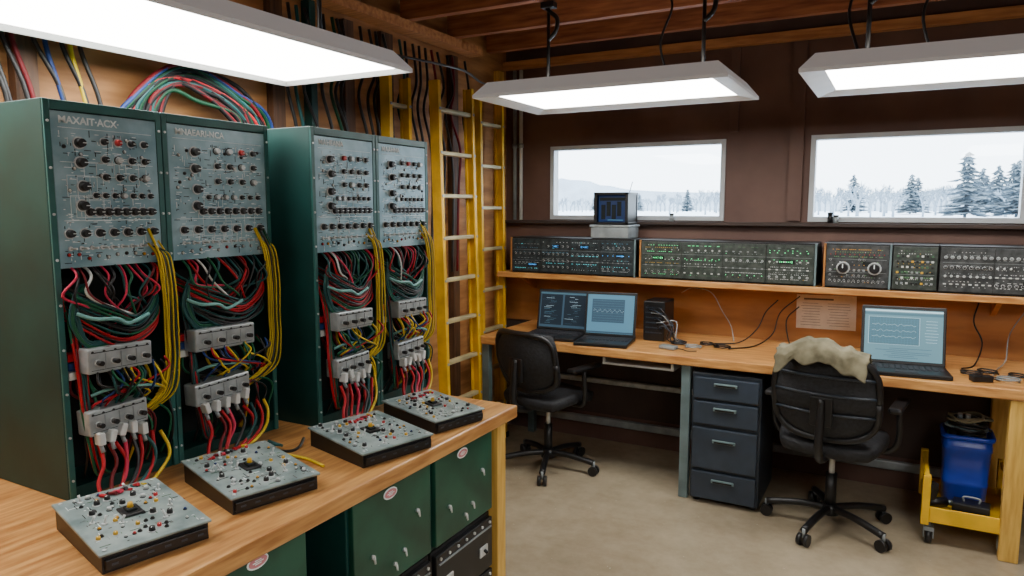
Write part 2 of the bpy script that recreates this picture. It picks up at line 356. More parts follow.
# ---------------------------------------------------------------- racks
def textmesh(s,size,k):
    c=bpy.data.curves.new('t','FONT'); c.body=s; c.size=size; c.extrude=.0004; c.offset=.0006
    o=bpy.data.objects.new('t',c); COL.objects.link(o); dg=bpy.context.evaluated_depsgraph_get(); dg.update()
    me=bpy.data.meshes.new_from_object(o.evaluated_get(dg)); bpy.data.objects.remove(o); me.materials.clear(); me.materials.append(M[k]); return me
def rack(x,y,label,seed,title,H=.94,w=.322,D=.6,modY=0,bo=0):
    r=random.Random(seed); s_=w/.322
    t=thing('equipment_rack',label,'equipment rack',(x,y,.903),group='green equipment racks')
    m=MB()
    for yy in (.007,w-.007): m.box((-D/2,yy,H/2),(D,.014,H),'green',.002)
    m.box((-D/2,w/2,H-.012),(D-.004,w-.03,.024),'green'); m.box((-D/2,w/2,.015),(D-.004,w-.03,.03),'green'); m.box((-D+.01,w/2,H/2),(.016,w-.03,H-.06),'green')
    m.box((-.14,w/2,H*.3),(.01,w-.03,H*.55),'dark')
    for yy in (.008,w-.008): m.box((.003,yy,H/2),(.006,.014,H-.002),'greenf',.001)
    m.box((.003,w/2,H-.012),(.006,w-.032,.022),'greenf',.001)
    for q in range(9):
        for yy in (.008,w-.008): m.cyl((.006,yy,.05+q*.105),(.009,yy,.05+q*.105),.0032,'silver',seg=6)
    O('cabinet_frame',m.mesh(),t)
    m=MB(); zp0,zp1=.555,.914; m.box((.001,w/2,(zp0+zp1)/2),(.008,w-.032,zp1-zp0),'panel',.001)
    m.box((.006,w/2,.665),(.0015,w-.06,.0015),'print'); m.box((.006,w/2,.80),(.0015,w-.06,.001),'print'); m.box((.006,w/2,.878),(.0015,w-.06,.001),'print')
    for q in range(430):
        yy=r.uniform(.03,w-.035); zz=r.uniform(zp0+.01,zp1-.045); L=r.choice([.004,.006,.01,.016])
        m.box((.0055,yy,zz),(.001,L,.0017) if r.random()<.7 else (.001,.0014,L),r.choice(['print','print','print','dark','black']))
    for q in range(8):
        yy,zz=r.uniform(.06,w-.08),r.uniform(zp0+.05,zp1-.08); ww,hh=r.uniform(.02,.045),r.uniform(.012,.03)
        for s in (-1,1): m.box((.0054,yy,zz+s*hh),(.001,2*ww*.9,.001),'print'); m.box((.0054,yy+s*ww*.9,zz),(.001,.001,2*hh),'print')
    O('control_panel',m.mesh(),t)
    O('panel_lettering',textmesh(title,.023,'print'),t,(.0065,.035*s_,.888),(rad(90),0,rad(90)))
    px=.005
    def put(me,name,yy,zz): O(name,me,t,(px,yy*s_,zz),(0,rad(90),0))
    for zz in (.845,.8,.745,.7): put(knobm('black',.0118),'knob',.085+r.uniform(-.004,.004),zz)
    for i in range(4):
        for j in range(3):
            k='red' if (i,j)==((seed)%3,0) else r.choice(['black','black','black','black','silver'])
            put(knobm(k,.0082),'knob',.15+i*.038,.852-j*.042)
    for i in range(8): put(knobm('black',.0098),'knob',.1+i*.025,.685)
    for i in range(7): put(knobm(r.choice(['black','silver','black']),.0068),'knob',.12+i*.026,.724)
    for i in range(7): put(knobm('black',.0098),'knob',.045+i*.039,.635)
    for i in range(9): put(togglem(),'toggle_switch',.045+i*.028,.6)
    for i in range(10): put(ledm(r.choice(['amber','red','white','white','silver','black'])),'indicator_light',.04+i*.026,.578+r.uniform(-.004,.008))
    for i in range(14): put(ledm(r.choice(['white','silver','black','white'])),'indicator_light',.035+r.uniform(0,.25),.72+r.uniform(0,.14))
    for (zz,yy,ww,tilt,kk) in ((.335,.145,.18,rad(-1),'alum'),(.19,.13,.165,rad(2),'alum')):
        ww*=s_; mm=MB(); mm.box((0,0,0),(.05,ww,.06),kk,.004)
        mm.box((.0255,0,.02),(.001,ww*.9,.002),'dark'); mm.box((.0255,0,-.022),(.001,ww*.9,.001),'dark')
        for q in range(3): mm.box((.0258,-ww*.24+q*ww*.24,-.002),(.0015,.002,.036),'grey')
        for q in range(6): mm.cyl((.025,-ww*.43+q*ww*.17,.022),(.027,-ww*.43+q*ww*.17,.022),.003,'black',seg=6)
        b=O('connector_block',mm.mesh(),t,(.03,yy*s_+bo,zz),(tilt,0,0))
        for q in range(4): O('socket',jackm(),b,(.025,-ww*.36+q*ww*.24,-.004),(0,rad(90),0))
    for q in range(5):
        yy=(.07+q*.03)*s_+bo
        mm=MB(); mm.box((0,0,0),(.026,.015,.03),'white',.003,Matrix.Rotation(rad(r.uniform(-20,20)),3,'X')); mm.cyl((.0,0,-.015),(.01,0,-.032),.005,'grey',seg=8)
        O('white_plug',mm.mesh(),t,(.06,yy,.155+r.uniform(-.008,.012)))
    for q,k in enumerate(['white','blu','redc']):
        boxp(t,'sticker',(-.01,.033,.30+q*.022),(.03,.03,.018),k)
    def cab(pts,k,rr,j=.006): 
        p=[(a+r.uniform(-j,j),(b+r.uniform(-j,j))*s_,c+r.uniform(-j,j)) for a,b,c in pts]
        tubep(t,'cable',p,rr*.92,k,label=k_label.get(k,'coloured')+' cable')
    k_label={'black':'black','redc':'red','dred':'dark red','pink':'pink','yel':'yellow','grn':'green','teal':'dark teal','blu':'blue','white':'white','teall':'pale teal'}
    U=r.uniform
    for q in range(17):
        k=r.choice(['black','black','black','dred','redc','redc','grn','teal','pink','teal']) if q!=3 else 'white'; a=.04+.25*q/17; b=a+U(-.035,.035); c=U(.05,.27)
        cab([(-.02,a,.565),(.02,a,.535),(.03,b,.49),(.02,(b+c)/2,.44+U(-.02,.03)),(-.01,c,.40),(-.05,c,.36)],k,U(.0028,.0038))
    for q in range(14):
        k=r.choice(['black','teal','black','grn','teal','black','redc','dred']); s=q/14
        cab([(-.05,.03,.53-.1*s),(.01,.045,.50-.09*s),(.035,.13,.455-.1*s),(.035,.2,.43-.07*s),(.015,.27,.49-.1*s),(-.02,.29,.54-.1*s)],k,U(.0028,.0038),.004)
    for q in range(6):
        k=r.choice(['grn','teal','teal']); o=.0045*q-.012
        cab([(-.03,.1,.5+o),(.01,.05,.49+o),(.025,.03-o,.43),(.03,.06,.37-o),(.02,.13,.37-o),(-.02,.17,.39)],k,.0036,.002)
    for q in range(13):
        k=['yel','yel','yel','grn','yel','black'][q%6]; o=-.024+.0031*q; xo=.006*math.sin(q*1.7)
        cab([(.008,.283+o,.63+U(-.05,.02)),(.022+xo,.3+o,.57),(.028+xo,.306+o,.48),(.028+xo,.306+o,.38),(.03+xo,.303+o,.29),(.03+xo,.28+o*1.4,.215),(.0,.225+o*1.6,.165)],k,U(.0024,.003),.0015)
    for q in range(8):
        k=r.choice(['teal','black','grn','black','redc']); o=U(-.01,.016)
        cab([(-.03,.04+o,.5),(.01,.035+o,.4),(.02,.04+o,.3),(.03,.035+o,.22),(.03,.05+o,.12),(.02,.07+o,.06),(.0,.1+o,.04)],k,U(.003,.004),.003)
    for q in range(16):
        k=r.choice(['yel','black','black','grn','teal','redc','blu','yel']); a=U(.05,.26); b=U(.05,.26)
        cab([(.05,a,.31),(.07,a,.285),(.06,(a+b)/2,.255),(.05,b,.235),(.03,b,.22)],k,U(.0028,.0034))
    for q in range(13):
        k=r.choice(['yel','black','grn','black','dred']); a=U(.04,.3); b=U(.04,.3)
        cab([(-.03,a,.3),(.0,a,.24),(.02,b,.17),(.02,b,.1),(-.01,b+.0,.04)],k,U(.003,.004))
    for q in range(9):
        k=['redc','dred','redc','pink','black','redc','teal','redc','yel'][q]; a=.05+q*.022; b=a+U(-.02,.02)
        cab([(.06,a,.13),(.075,b,.09),(.09,b+modY*.2,.055),(.12,b*.7+modY*.5+.03,.03),(.165,b*.55+.06+modY,.052),(.185,b*.5+.07+modY,.058)],k,.005,.004)
    tubep(t,'cable_tie',[(.03,.03,.45),(.05,.06,.435),(.055,.11,.43),(.055,.14,.415),(.045,.2,.43)],.0045,'teall')
    tubep(t,'cable_tie',[(.03,.05,.25),(.05,.09,.262),(.06,.17,.255),(.05,.22,.24)],.004,'teall')
    return t
rack(-1.70,.922,'dark green steel rack closing the row, its bare side exposed',1,'MAXAIT·ACX·',w=.29,modY=-.11,bo=-.016)
rack(-1.70,1.213,'dark green steel rack full of coloured patch cables',2,'MNAEARI-NCA',w=.355,modY=-.12,bo=-.028)
rack(-1.59,1.632,'dark green steel rack with connector blocks and yellow wiring',3,'MAHEANA',w=.303,modY=-.13,bo=-.008)
rack(-1.59,1.936,'dark green steel rack beside the yellow ladders',4,'MAAHNA',w=.303,modY=-.13,bo=-.004)
# ---------------------------------------------------------------- bench modules
def module(x,y,rot,label,seed,L=.29,Wd=.21):
    r=random.Random(seed)
    t=thing('control_module',label,'control module',(x,y,.903),rot,group='control modules on the workbench')
    h0,h1=.05,.036
    m=MB(); m.prism([(-L/2,0),(L/2,0),(L/2,h1),(-L/2,h0)],'y',-Wd/2,Wd/2,'black')
    m.box((L/2+.004,0,h1*.5),(.01,Wd*.96,h1*.6),'black',.002)
    for q in range(6): m.box((L/2+.0095,-Wd*.4+q*Wd*.16,h1*.5),(.002,.012,.004),'cabd')
    O('case',m.mesh(),t)
    sl=math.atan2(h0-h1,L); c=((0),(0),(h0+h1)/2)
    fp=MB(); fp.box((0,0,.003),(L+.012,Wd+.012,.006),'panel2',.002)
    for q in range(120):
        a,b=r.uniform(-L*.46,L*.46),r.uniform(-Wd*.45,Wd*.45); ll=r.choice([.004,.006,.01,.02])
        fp.box((a,b,.0062),(ll,.0014,.001) if r.random()<.5 else (.0014,ll,.001),r.choice(['print','grey','ink','dark','pcb']))
    f=O('faceplate',fp.mesh(),t,c,(0,sl,0))
    used=[]
    def free(a,b,d):
        if all((a-p)**2+(b-q)**2>d*d for p,q in used): used.append((a,b)); return True
    def put(me,n,cnt,d):
        for _ in range(cnt):
            for tr in range(30):
                a,b=r.uniform(-L*.45,L*.45),r.uniform(-Wd*.44,Wd*.44)
                if free(a,b,d): O(n,me,f,(a,b,.006),(0,0,r.uniform(0,6.3))); break
    used.append((0,0)); b=O('center_dial',MB().box((0,0,.003),(.05,.04,.006),'black',.002).box((0,0,.008),(.026,.02,.008),'dark',.002).cyl((0,0,.01),(0,0,.022),.007,'ladder',.005).mesh(),f,(0,0,.006))
    used.append((.022,0)); used.append((-.022,0))
    put(knobm('black',.0068),'knob',8,.024); put(knobm('silver',.005),'knob',4,.02); put(knobm('ladder',.0048),'knob',5,.018); put(knobm('red',.0048),'knob',2,.018)
    put(togglem(),'toggle_switch',8,.016); put(ledm('amber',.0035),'indicator_light',5,.014); put(ledm('red',.0035),'indicator_light',2,.014); put(ledm('blu',.0035),'indicator_light',2,.014); put(ledm('white',.003),'indicator_light',6,.012); put(ledm('black',.004),'indicator_light',14,.012)
    for s in (-1,1): 
        for s2 in (-1,1): O('screw',MB().cyl((0,0,0),(0,0,.002),.004,'silver',seg=8).mesh(),f,(s*(L/2-.008),s2*(Wd/2-.008),.006))
module(-1.415,.89,-14,'grey-topped control module with red cables running to it',11,.285,.205)
module(-1.405,1.20,-16,'grey-topped control module with black case and small knobs',12,.28,.215)
module(-1.33,1.575,-15,'grey-topped control module with scattered switches',13,.265,.235)
module(-1.33,1.89,-15,'grey-topped control module beside the bench corner',14,.265,.2)
for i,(pts,k) in enumerate([([(-1.57,1.33,.93),(-1.54,1.37,.92),(-1.5,1.42,.908),(-1.5,1.46,.908),(-1.52,1.5,.92)],'black'),
    ([(-1.56,1.31,.93),(-1.49,1.37,.918),(-1.42,1.4,.908),(-1.33,1.38,.908)],'yel'),
    ([(-1.57,1.41,.93),(-1.55,1.44,.91),(-1.53,1.41,.925),(-1.56,1.38,.925)],'teal'),
    ([(-1.56,1.03,.93),(-1.54,1.04,.909),(-1.5,1.04,.908),(-1.46,1.05,.91)],'redc')]):
    tubep(None,'bench_cable',pts,.0045,k,label='loose %s cable lying on the workbench'%{'black':'black','yel':'yellow','teal':'teal','redc':'red'}[k],cat='cable',group='loose bench cables')
# ---------------------------------------------------------------- wall cables above racks
cols=['blu','wgrn','wblk','wred','teal','wblk','wblk','redc','wgrn','wblk','wred','wblk','teal','wblk','wblk','wred','wgrn','wblk','wred','wblk']
kl={'blu':'blue','grn':'green','black':'black','redc':'red','dred':'dark red','teal':'teal','white':'white','yel':'yellow','pink':'pink','grey':'grey','wgrn':'dark green','wred':'dark red','wblk':'black'}
for i,k in enumerate(cols):
    o=i*.0085; j=lambda: R.uniform(-.03,.03)
    tubep(None,'wall_cable',[(-2.44,1.5+o,1.5),(-2.4,1.54+o+j(),1.85),(-2.38,1.6+o,2.0+o*.3+j()),(-2.38,1.8+o*.5,2.12-o*.7+j()),(-2.38,2.05,2.08-o+j()),(-2.38,2.22-o+j(),1.95-o),(-2.42,2.26-o,1.6)],.0085,k,n=8,
        label='thick %s cable looping on the plywood wall'%kl[k],cat='cable',group='cables looping above the racks')
for i,(y,k) in enumerate([(1.2,'black'),(1.24,'black'),(1.27,'dred'),(2.62,'black'),(2.68,'wgrn'),(2.71,'black'),(1.42,'black'),(1.45,'yel'),(1.16,'black'),(2.5,'black'),(1.48,'black'),(1.1,'black'),(2.45,'teal'),(2.4,'black'),(2.75,'black'),(3.38,'black'),(3.44,'black'),(1.33,'black'),(1.37,'blu'),(2.88,'black'),(3.0,'black'),(3.06,'black'),(3.2,'teal'),(3.25,'black'),(3.32,'black'),(3.66,'black'),(3.72,'dred'),(3.86,'black'),(2.95,'black'),(3.5,'dred'),(3.56,'black')]):
    j=lambda: R.uniform(-.03,.03)
    tubep(None,'hanging_cable',[(-2.44,y,2.5),(-2.43,y+.03+j(),2.3),(-2.44,y-.02,2.15),(-2.43,y+.04+j(),1.95),(-2.44,y+.06,1.7),(-2.43,y+.02,1.2)],.008,k,
        label='%s cable hanging down the plywood wall'%kl[k],cat='cable',group='cables hanging on the wall')
# ---------------------------------------------------------------- ladders
def ladder(y0,y1,xb,xt,H,label,n=8):
    t=thing('ladder',label,'ladder',(xb,(y0+y1)/2,0),group='yellow ladders'); w=y1-y0; a=math.atan2(xb-xt,H); L=math.hypot(H,xb-xt)
    f=(0,-a,0)
    for s in (-1,1):
        m=MB(); m.box((0,0,L/2),(.06,.01,L),'ladder',.002); m.box((.025,-s*.01,L/2),(.01,.022,L),'ladder'); m.box((-.025,-s*.01,L/2),(.01,.022,L),'ladder')
        m.box((0,0,.02),(.08,.03,.04),'black',.004)
        for q in range(n): m.cyl((.031,-s*.008,.25+q*(L-.4)/(n-1)),(.035,-s*.008,.25+q*(L-.4)/(n-1)),.008,'grey',seg=8)
        O('rail',m.mesh(),t,(0,s*(w/2-.01),0),f)
    for i in range(n):
        d=.25+i*(L-.4)/(n-1); c=Vector((0,0,d)); c.rotate(Matrix.Rotation(-a,3,'Y'))
        O('rung',cached(('rung',w),lambda: MB().box((0,0,0),(.04,w-.035,.022),'rung',.004).mesh()),t,c,f)
ladder(3.25,3.63,-2.2,-2.26,2.28,'yellow fibreglass ladder with pale rungs standing upright',9)
ladder(3.92,4.24,-2.375,-2.40,2.28,'yellow fibreglass ladder standing in the corner by the desk')
ladder(2.97,3.17,-2.34,-2.37,2.28,'narrow yellow fibreglass ladder behind the green racks')
# ---------------------------------------------------------------- desk + shelf
t=thing('desk','long wooden wall desk with grey metal legs','desk',(-.75,4.1,0))
boxp(t,'desktop',(-.0,.018,.775),(3.06,.735,.05),'wood',.006)
for x in (-1.50,-.235): 
    boxp(t,'leg',(x,-.3,.375),(.05,.045,.748),'leg',.004,label='grey metal leg'); boxp(t,'leg',(x,.33,.375),(.05,.045,.748),'leg',.004,label='grey metal leg')
boxp(t,'leg',(1.255,-.31,.375),(.075,.06,.748),'woodz',.004,label='yellow wooden leg')
boxp(t,'leg',(1.255,.33,.375),(.075,.06,.748),'woodz',.004,label='yellow wooden leg')
mm=MB(); mm.box((0,0,0),(.42,.28,.012),'silver',.002)
for s in (-1,1): mm.box((s*.2,0,.026),(.015,.28,.042),'silver')
O('keyboard_tray',mm.mesh(),t,(-.52,-.15,.702))
t=thing('wall_shelf','long wooden shelf on the wall above the desk','shelf',(-.75,4.33,1.13))
boxp(t,'board',(0,0,.018),(3.28,.32,.035),'wood',.004)
for x in (-1.5,1.2):
    mm=MB(); mm.prism([(.145,0),(-.1,0),(.145,-.1)],'x',-.012,.012,'plyd'); O('bracket',mm.mesh(),t,(x,0,0))
def console(x0,x1,h,face,label,seed,style):
    r=random.Random(seed); w=x1-x0
    t=thing('electronics_console',label,'electronics console',((x0+x1)/2,4.32,1.167),group='consoles on the shelf')
    m=MB(); m.box((0,0,h/2),(w,.26,h),'black',.002)
    if style in 'ABC':
        for s in (-1,1): m.box((s*(w/2-.005),-.134,h/2),(.01,.012,h-.004),'leg' if s>0 else 'plyd',.001)
    O('case',m.mesh(),t)
    m=MB(); mg=.01 if style in 'DE' else .026; m.box((0,0,0),(w-mg,.01,h-.02),face,.001); ww,hh=w-mg-.02,h-.04
    nc=max(1,round(w/.24)); cwid=ww/nc
    for c in range(1,nc): m.box((-ww/2+c*cwid,-.006,0),(.0025,.003,h-.022),'black')
    for zz in (-.033,.036): m.box((0,-.0058,zz),(ww,.001,.0014),'grey')
    pal={'A':['print','grey','black','lc','scr_blue','teal'],'B':['print','white','ladder','lg','black','pcb','grey','print'],'C':['print','grey','black','lime','amber'],'D':['ladder','print','pcb','lime','white'],'E':['print','grey','grey','black','white']}[style]
    for c in range(nc):
        cx=-ww/2+(c+.5)*cwid; a=cwid*.42
        for zz in (-.085,-.058,-.048,-.018,.004,.022,.05,.074,.088):
            st=r.choice([.009,.012,.016,.024]); k=r.choice(pal); L=r.choice([.004,.006,st*.6])
            if r.random()<.2: continue
            x=-a
            while x<a:
                if r.random()<.85: m.box((cx+x,-.0057,zz),(L,.001,.0026),k if r.random()<.8 else r.choice(pal))
                x+=st
        if r.random()<.75 or style=='A':
            bx=cx+r.uniform(-.4,.4)*(cwid-.1); bz=r.choice([.012,.062,-.06]); bw=r.uniform(.05,.09)
            m.box((bx,-.0062,bz),(bw,.002,.024),'dark')
            if style in 'AB':
                for z in range(int(bw/.009)-1): m.box((bx-bw/2+.009+z*.009,-.0076,bz),(.004,.001,.004+.01*r.random()),'lb' if style=='A' else 'lg')
    f=O('faceplate',m.mesh(),t,(0,-.136,h/2))
    lim=96
    if style=='C':
        for s in (-1,1): O('dial',knobm('black',.027),f,(s*.075+.01,-.005,-.01),FY)
    rz=[-.072,-.032,.012,.062] if w>.6 else [-.078,-.05,-.022,.006,.034,.062]
    cols=min(int(ww/.022),lim//len(rz))
    for j,zz in enumerate(rz):
        for i in range(cols):
            xx=-ww/2+(i+.5)*ww/cols
            if style=='C' and abs(zz+.01)<.045 and (abs(abs(xx-.01)-.075)<.045): continue
            blk=int((xx+ww/2)/cwid); rr=random.Random(seed*100+blk*10+j); q=rr.random(); kk=rr.random()
            def ch(l): return l[int(kk*len(l))]
            if r.random()<.06: continue
            if style=='A': me,nm=(knobm(ch(['black','black','grey']),.0055),'knob') if q<.4 else (ledm(ch(['lb','lg','grey','white','lc']),.0028),'indicator_light') if q<.7 else (btnm(ch(['grey','black','cabd']),.011,.006),'push_button')
            elif style=='B': me,nm=(knobm(ch(['white','grey','silver','black']),.0056),'knob') if q<.45 else (ledm(ch(['lg','amber','white','lime']),.003),'indicator_light') if q<.6 else (btnm(ch(['white','grey','ladder','black']),.011,.007),'push_button') if q<.85 else (togglem(),'toggle_switch')
            elif style=='C': me,nm=(ledm(ch(['lime','amber','red','white']),.0028),'indicator_light') if q<.3 else (knobm(ch(['black','grey']),.0048),'knob')
            elif style=='D': me,nm=(btnm(r.choice(['ladder','white','black','pcb','grey','black']),.011,.01),'push_button') if q<.75 else (knobm('black',.006),'knob')
            else: me,nm=(knobm(ch(['silver','black','black','grey']),.0068),'knob') if q<.65 else (togglem(),'toggle_switch') if q<.8 else (btnm(ch(['white','grey']),.013,.006),'push_button')
            O(nm,me,f,(xx,-.005,zz),FY)
console(-2.29,-1.42,.235,'con1','black console with blue lit displays on the shelf',21,'A')
console(-1.395,-.395,.235,'con2','wide grey-green console crowded with pale knobs',22,'B')
console(-.36,-.035,.24,'con3','dark console with two large round dials',23,'C')
console(-.033,.175,.24,'con2','small console with yellow and white buttons',24,'D')
console(.177,.86,.24,'con3','grey console with rows of silver knobs',25,'E')
t=thing('storage_box','pale grey box on top of the black console','box',(-1.6,4.3,1.404))
boxp(t,'body',(0,0,.035),(.25,.2,.07),'grey',.006); boxp(t,'lid',(0,0,.077),(.262,.21,.012),'alum',.003)
t=thing('computer_case','small black computer case glowing dim blue','computer',(-1.595,4.3,1.488))
m=MB()
for sx in (-1,1):
    for sy in (-1,1): m.box((sx*.103,sy*.085,.1),(.02,.016,.2),'black',.002)
    m.box((sx*.105,0,.1),(.008,.16,.18),'black')
m.box((0,0,.008),(.226,.186,.016),'black',.002); m.box((0,0,.194),(.226,.186,.016),'black',.002); m.box((0,.08,.1),(.2,.01,.18),'black')
O('frame',m.mesh(),t)
m=MB(); m.box((0,0,0),(.188,.12,.166),'scrb',.004)
for q in range(4): m.box((-.06+q*.035,-.062,-.02+.02*(q%2)),(.026,.004,.09),'dark')
m.box((0,-.062,.06),(.17,.003,.02),'dark'); m.box((.02,-.063,-.07),(.1,.003,.005),'scr_blue')
O('lit_interior',m.mesh(),t,(0,0,.1))
O('antenna',MB().cyl((0,0,0),(.02,0,.07),.0025,'black').mesh(),t,(.07,.05,.2))
for x,h,k in ((-.36,.05,'black'),(-.33,.035,'grey'),(-1.28,.04,'grey')):
    t=thing('small_jar','small %s jar on the window ledge'%('black' if k=='black' else 'grey'),'jar',(x,4.455,1.509),group='jars on the ledge')
    O('body',MB().cyl((0,0,0),(0,0,h),.014,k,seg=14).mesh(),t); O('lid',MB().cyl((0,0,h),(0,0,h+.01),.015,'black',seg=14).mesh(),t)
def laptop(x,y,rot,w,d,hh,tilt,style,label):
    t=thing('laptop',label,'laptop',(x,y,.801),rot)
    boxp(t,'base',(0,0,.011),(w,d,.02),'black',.004)
    m=MB()
    for i in range(13):
        for j in range(4): m.box((-w*.42+i*w*.07,-d*.02+j*d*.115,.0015),(w*.055,d*.09,.003),'kgrey')
    m.box((0,-d*.3,.001),(w*.26,d*.2,.002),'kgrey'); O('keyboard',m.mesh(),t,(0,0,.021))
    l=O('screen_lid',MB().box((0,.006,hh/2),(w,.012,hh),'black',.004).mesh(),t,(0,d/2-.008,.02),(-tilt,0,0))
    m=MB(); a,b=w-.03,hh-.035; y=-.0015
    def q(cx,cz,sx,sz,k,lay=0): m.box((cx,y-lay*.0006,cz),(sx,.001,sz),k)
    bg={'L1':'scr_pane','L2':'scr_blue','R':'scr_grey'}[style]; q(0,hh/2,a,b,bg)
    if style=='L1':
        for cx in (-a*.25,a*.25):
            q(cx,hh/2+.0,a*.46,b*.86,'scr_dark',1)
            for s in range(18): q(cx-a*.04+R.uniform(-.025,.03),hh/2-b*.38+s*b*.044,a*R.uniform(.05,.22),.0014,R.choice(['scr_line','scr_mid','scr_blue','scr_pane']),2)
        q(0,hh/2+b*.46,a,.006,'scr_mid',2)
    elif style=='L2':
        q(0,hh/2-b*.47,a,.01,'scr_pane',1); q(-a*.05,hh/2+.02,a*.7,b*.6,'scr_pane',1)
        for s in range(9): q(-a*.05,hh/2-.04+s*.015,a*.66,.0008,'scr_blue',2)
        for s in range(30): q(-a*.36+s*a*.022,hh/2+.02+.008*math.sin(s*1.3),.003,.002,'scr_line',3)
    else:
        q(0,hh/2+b*.47,a,.008,'scr_line',1); q(0,hh/2+b*.41,a,.012,'scr_mid',1)
        q(-a*.12,hh/2+.02,a*.66,b*.54,'scr_line',1)
        q(-a*.12,hh/2+.02,a*.65,b*.53,'scr_mid',2)
        for s in range(12): q(-a*.12,hh/2-.035+s*.01,a*.63,.0008,'scr_blue',3)
        for s in range(16): q(-a*.42+s*a*.04,hh/2+.02,.0008,b*.5,'scr_blue',3)
        for tr in (-.03,.0,.03):
            for s in range(60): q(-a*.4+s*a*.0095,hh/2+.02+tr+.005*math.sin(s*.7+tr*90)*math.sin(s*.13),.0022,.0014,'scr_line',4)
        for s in range(8): q(a*.36,hh/2-.03+s*.015,a*R.uniform(.1,.18),.0014,'scr_line',2)
        for s in range(6): q(R.uniform(-.08,.04),hh/2-b*.44+s*.009,a*R.uniform(.2,.6),.0014,'scr_pane',2)
    O('display',m.mesh(),l)
laptop(-1.85,3.94,4,.345,.27,.26,rad(12),'L1','black laptop showing dark program windows on the desk')
laptop(-1.5,3.89,8,.315,.25,.27,rad(12),'L2','black laptop showing a blue screen on the desk')
laptop(.05,3.88,6,.375,.22,.29,rad(12),'R','large laptop showing grey-blue program panes')
t=thing('power_unit','black electronics unit with cable bundle on the desk','electronics unit',(-1.27,4.2,.801))
boxp(t,'body',(0,0,.12),(.13,.2,.24),'black',.006)
m=MB()
for q in range(6): m.box((0,-.102,.05+q*.03),(.1,.004,.006),'cabd')
O('vent_grille',m.mesh(),t)
for q in range(8): 
    rr=random.Random(q); u=rr.uniform
    tubep(t,'cable',[(-.04+q*.011,-.1,.21-q*.02),(.04+u(0,.03),-.15-u(0,.02),.2-q*.015),(.1+u(0,.05),-.14+u(-.03,.03),.12+u(-.05,.03)),(.1+u(0,.06),-.12+u(-.05,.03),.03),(.13+u(0,.08),-.1+u(-.06,.06),.006)],.0032,['black','cabd','grey'][q%3])
def dc(pts,k,label,r=.004,grp='cables on the desk'): tubep(None,'desk_cable',pts,r,k,label=label,cat='cable',group=grp)
dc([(-1.2,4.45,1.06),(-1.12,4.4,1.1),(-1.0,4.38,1.08),(-.93,4.38,.97),(-.88,4.4,.88),(-.84,4.3,.807)],'alum','pale cable arching from the wall to the desk',.003)
dc([(-.62,4.44,1.05),(-.68,4.4,.98),(-.72,4.36,.88),(-.8,4.25,.81),(-.95,4.15,.806)],'black','black cable hanging from the shelf to the desk')
dc([(-.5,4.44,1.08),(-.6,4.4,.98),(-.63,4.36,.86),(-.7,4.2,.808),(-.82,4.05,.806)],'black','black cable hanging from the shelf to the desk')
dc([(-.5,4.43,1.02),(-.56,4.4,.95),(-.55,4.36,.86),(-.5,4.2,.808),(-.42,4.05,.806)],'black','black cable hanging from the shelf to the desk')
dc([(.38,4.44,1.1),(.36,4.4,1.0),(.4,4.36,.9),(.36,4.2,.81),(.3,4.1,.806)],'black','black cable dropping behind the laptop')
dc([(.6,4.44,1.1),(.52,4.4,.95),(.5,4.3,.83),(.45,4.15,.807),(.42,4.0,.806)],'grey','grey cable dropping onto the desk',.003)
for i,(x,y) in enumerate([(-1.1,4.05),(-1.0,3.98),(-.95,4.1),(.33,3.97),(.4,4.04),(.47,3.9),(.52,4.0),(-.85,4.05)]):
    pts=[(x+math.cos(a)*(.035+.012*R.random()),y+math.sin(a)*.03*(1+R.random()*.3),.806+.0015*a) for a in [k*.7 for k in range(16)]]
    dc(pts,['black','grey','black','black'][i%4],'coiled %s cable on the desk'%['black','grey','black','black'][i%4],.004,'coiled cables on the desk')
t=thing('power_adapter','small black power adapter on the desk','adapter',(.36,3.85,.801),20); boxp(t,'body',(0,0,.016),(.09,.045,.03),'black',.006); tubep(t,'cord',[(.045,0,.015),(.08,.01,.006),(.1,.05,.006),(.06,.09,.006)],.003,'black')
t=thing('power_adapter','small grey power adapter beside coiled cables','adapter',(-1.12,3.9,.801),-15); boxp(t,'body',(0,0,.012),(.1,.05,.022),'grey',.006); tubep(t,'cord',[(.05,0,.012),(.08,.02,.006),(.12,.0,.006),(.16,.03,.006)],.003,'black')
m=MB(); m.box((0,0,0),(.32,.003,.2),'paper')
m.box((-.04,-.002,.075),(.16,.001,.01),'ink')
for i in range(9):
    for c in (-.075,.075):
        m.box((c-R.uniform(0,.01),-.002,.05-i*.016),(.12*R.uniform(.7,1),.001,.002),'ink')
o=O('wall_notice',m.mesh(),None,(-.36,4.479,.99),(0,rad(-1),0),label='printed paper notice pinned to the wall above the desk',cat='paper notice')
# ---------------------------------------------------------------- filing cabinet
t=thing('filing_cabinet','dark slate four-drawer filing cabinet under the desk','filing cabinet',(-.765,4.0,0))
boxp(t,'body',(0,0,.37),(.36,.46,.7),'cab',.006)
for q,(z,h) in enumerate([(.64,.125),(.505,.135),(.31,.235),(.105,.16)]):
    d=boxp(t,'drawer',(0,-.24,z),(.335,.02,h-.012),'cabd',.004)
    mm=MB(); mm.box((0,-.006,0),(.12,.012,.018),'leg',.003); mm.box((0,-.013,-.002),(.1,.004,.008),'black'); O('handle',mm.mesh(),d,(0,-.01,h*.2))
for sx in (-1,1):
    for sy in (-1,1): O('foot',MB().cyl((0,0,0),(0,0,.022),.02,'black',seg=10).mesh(),t,(sx*.15,sy*.19,0))
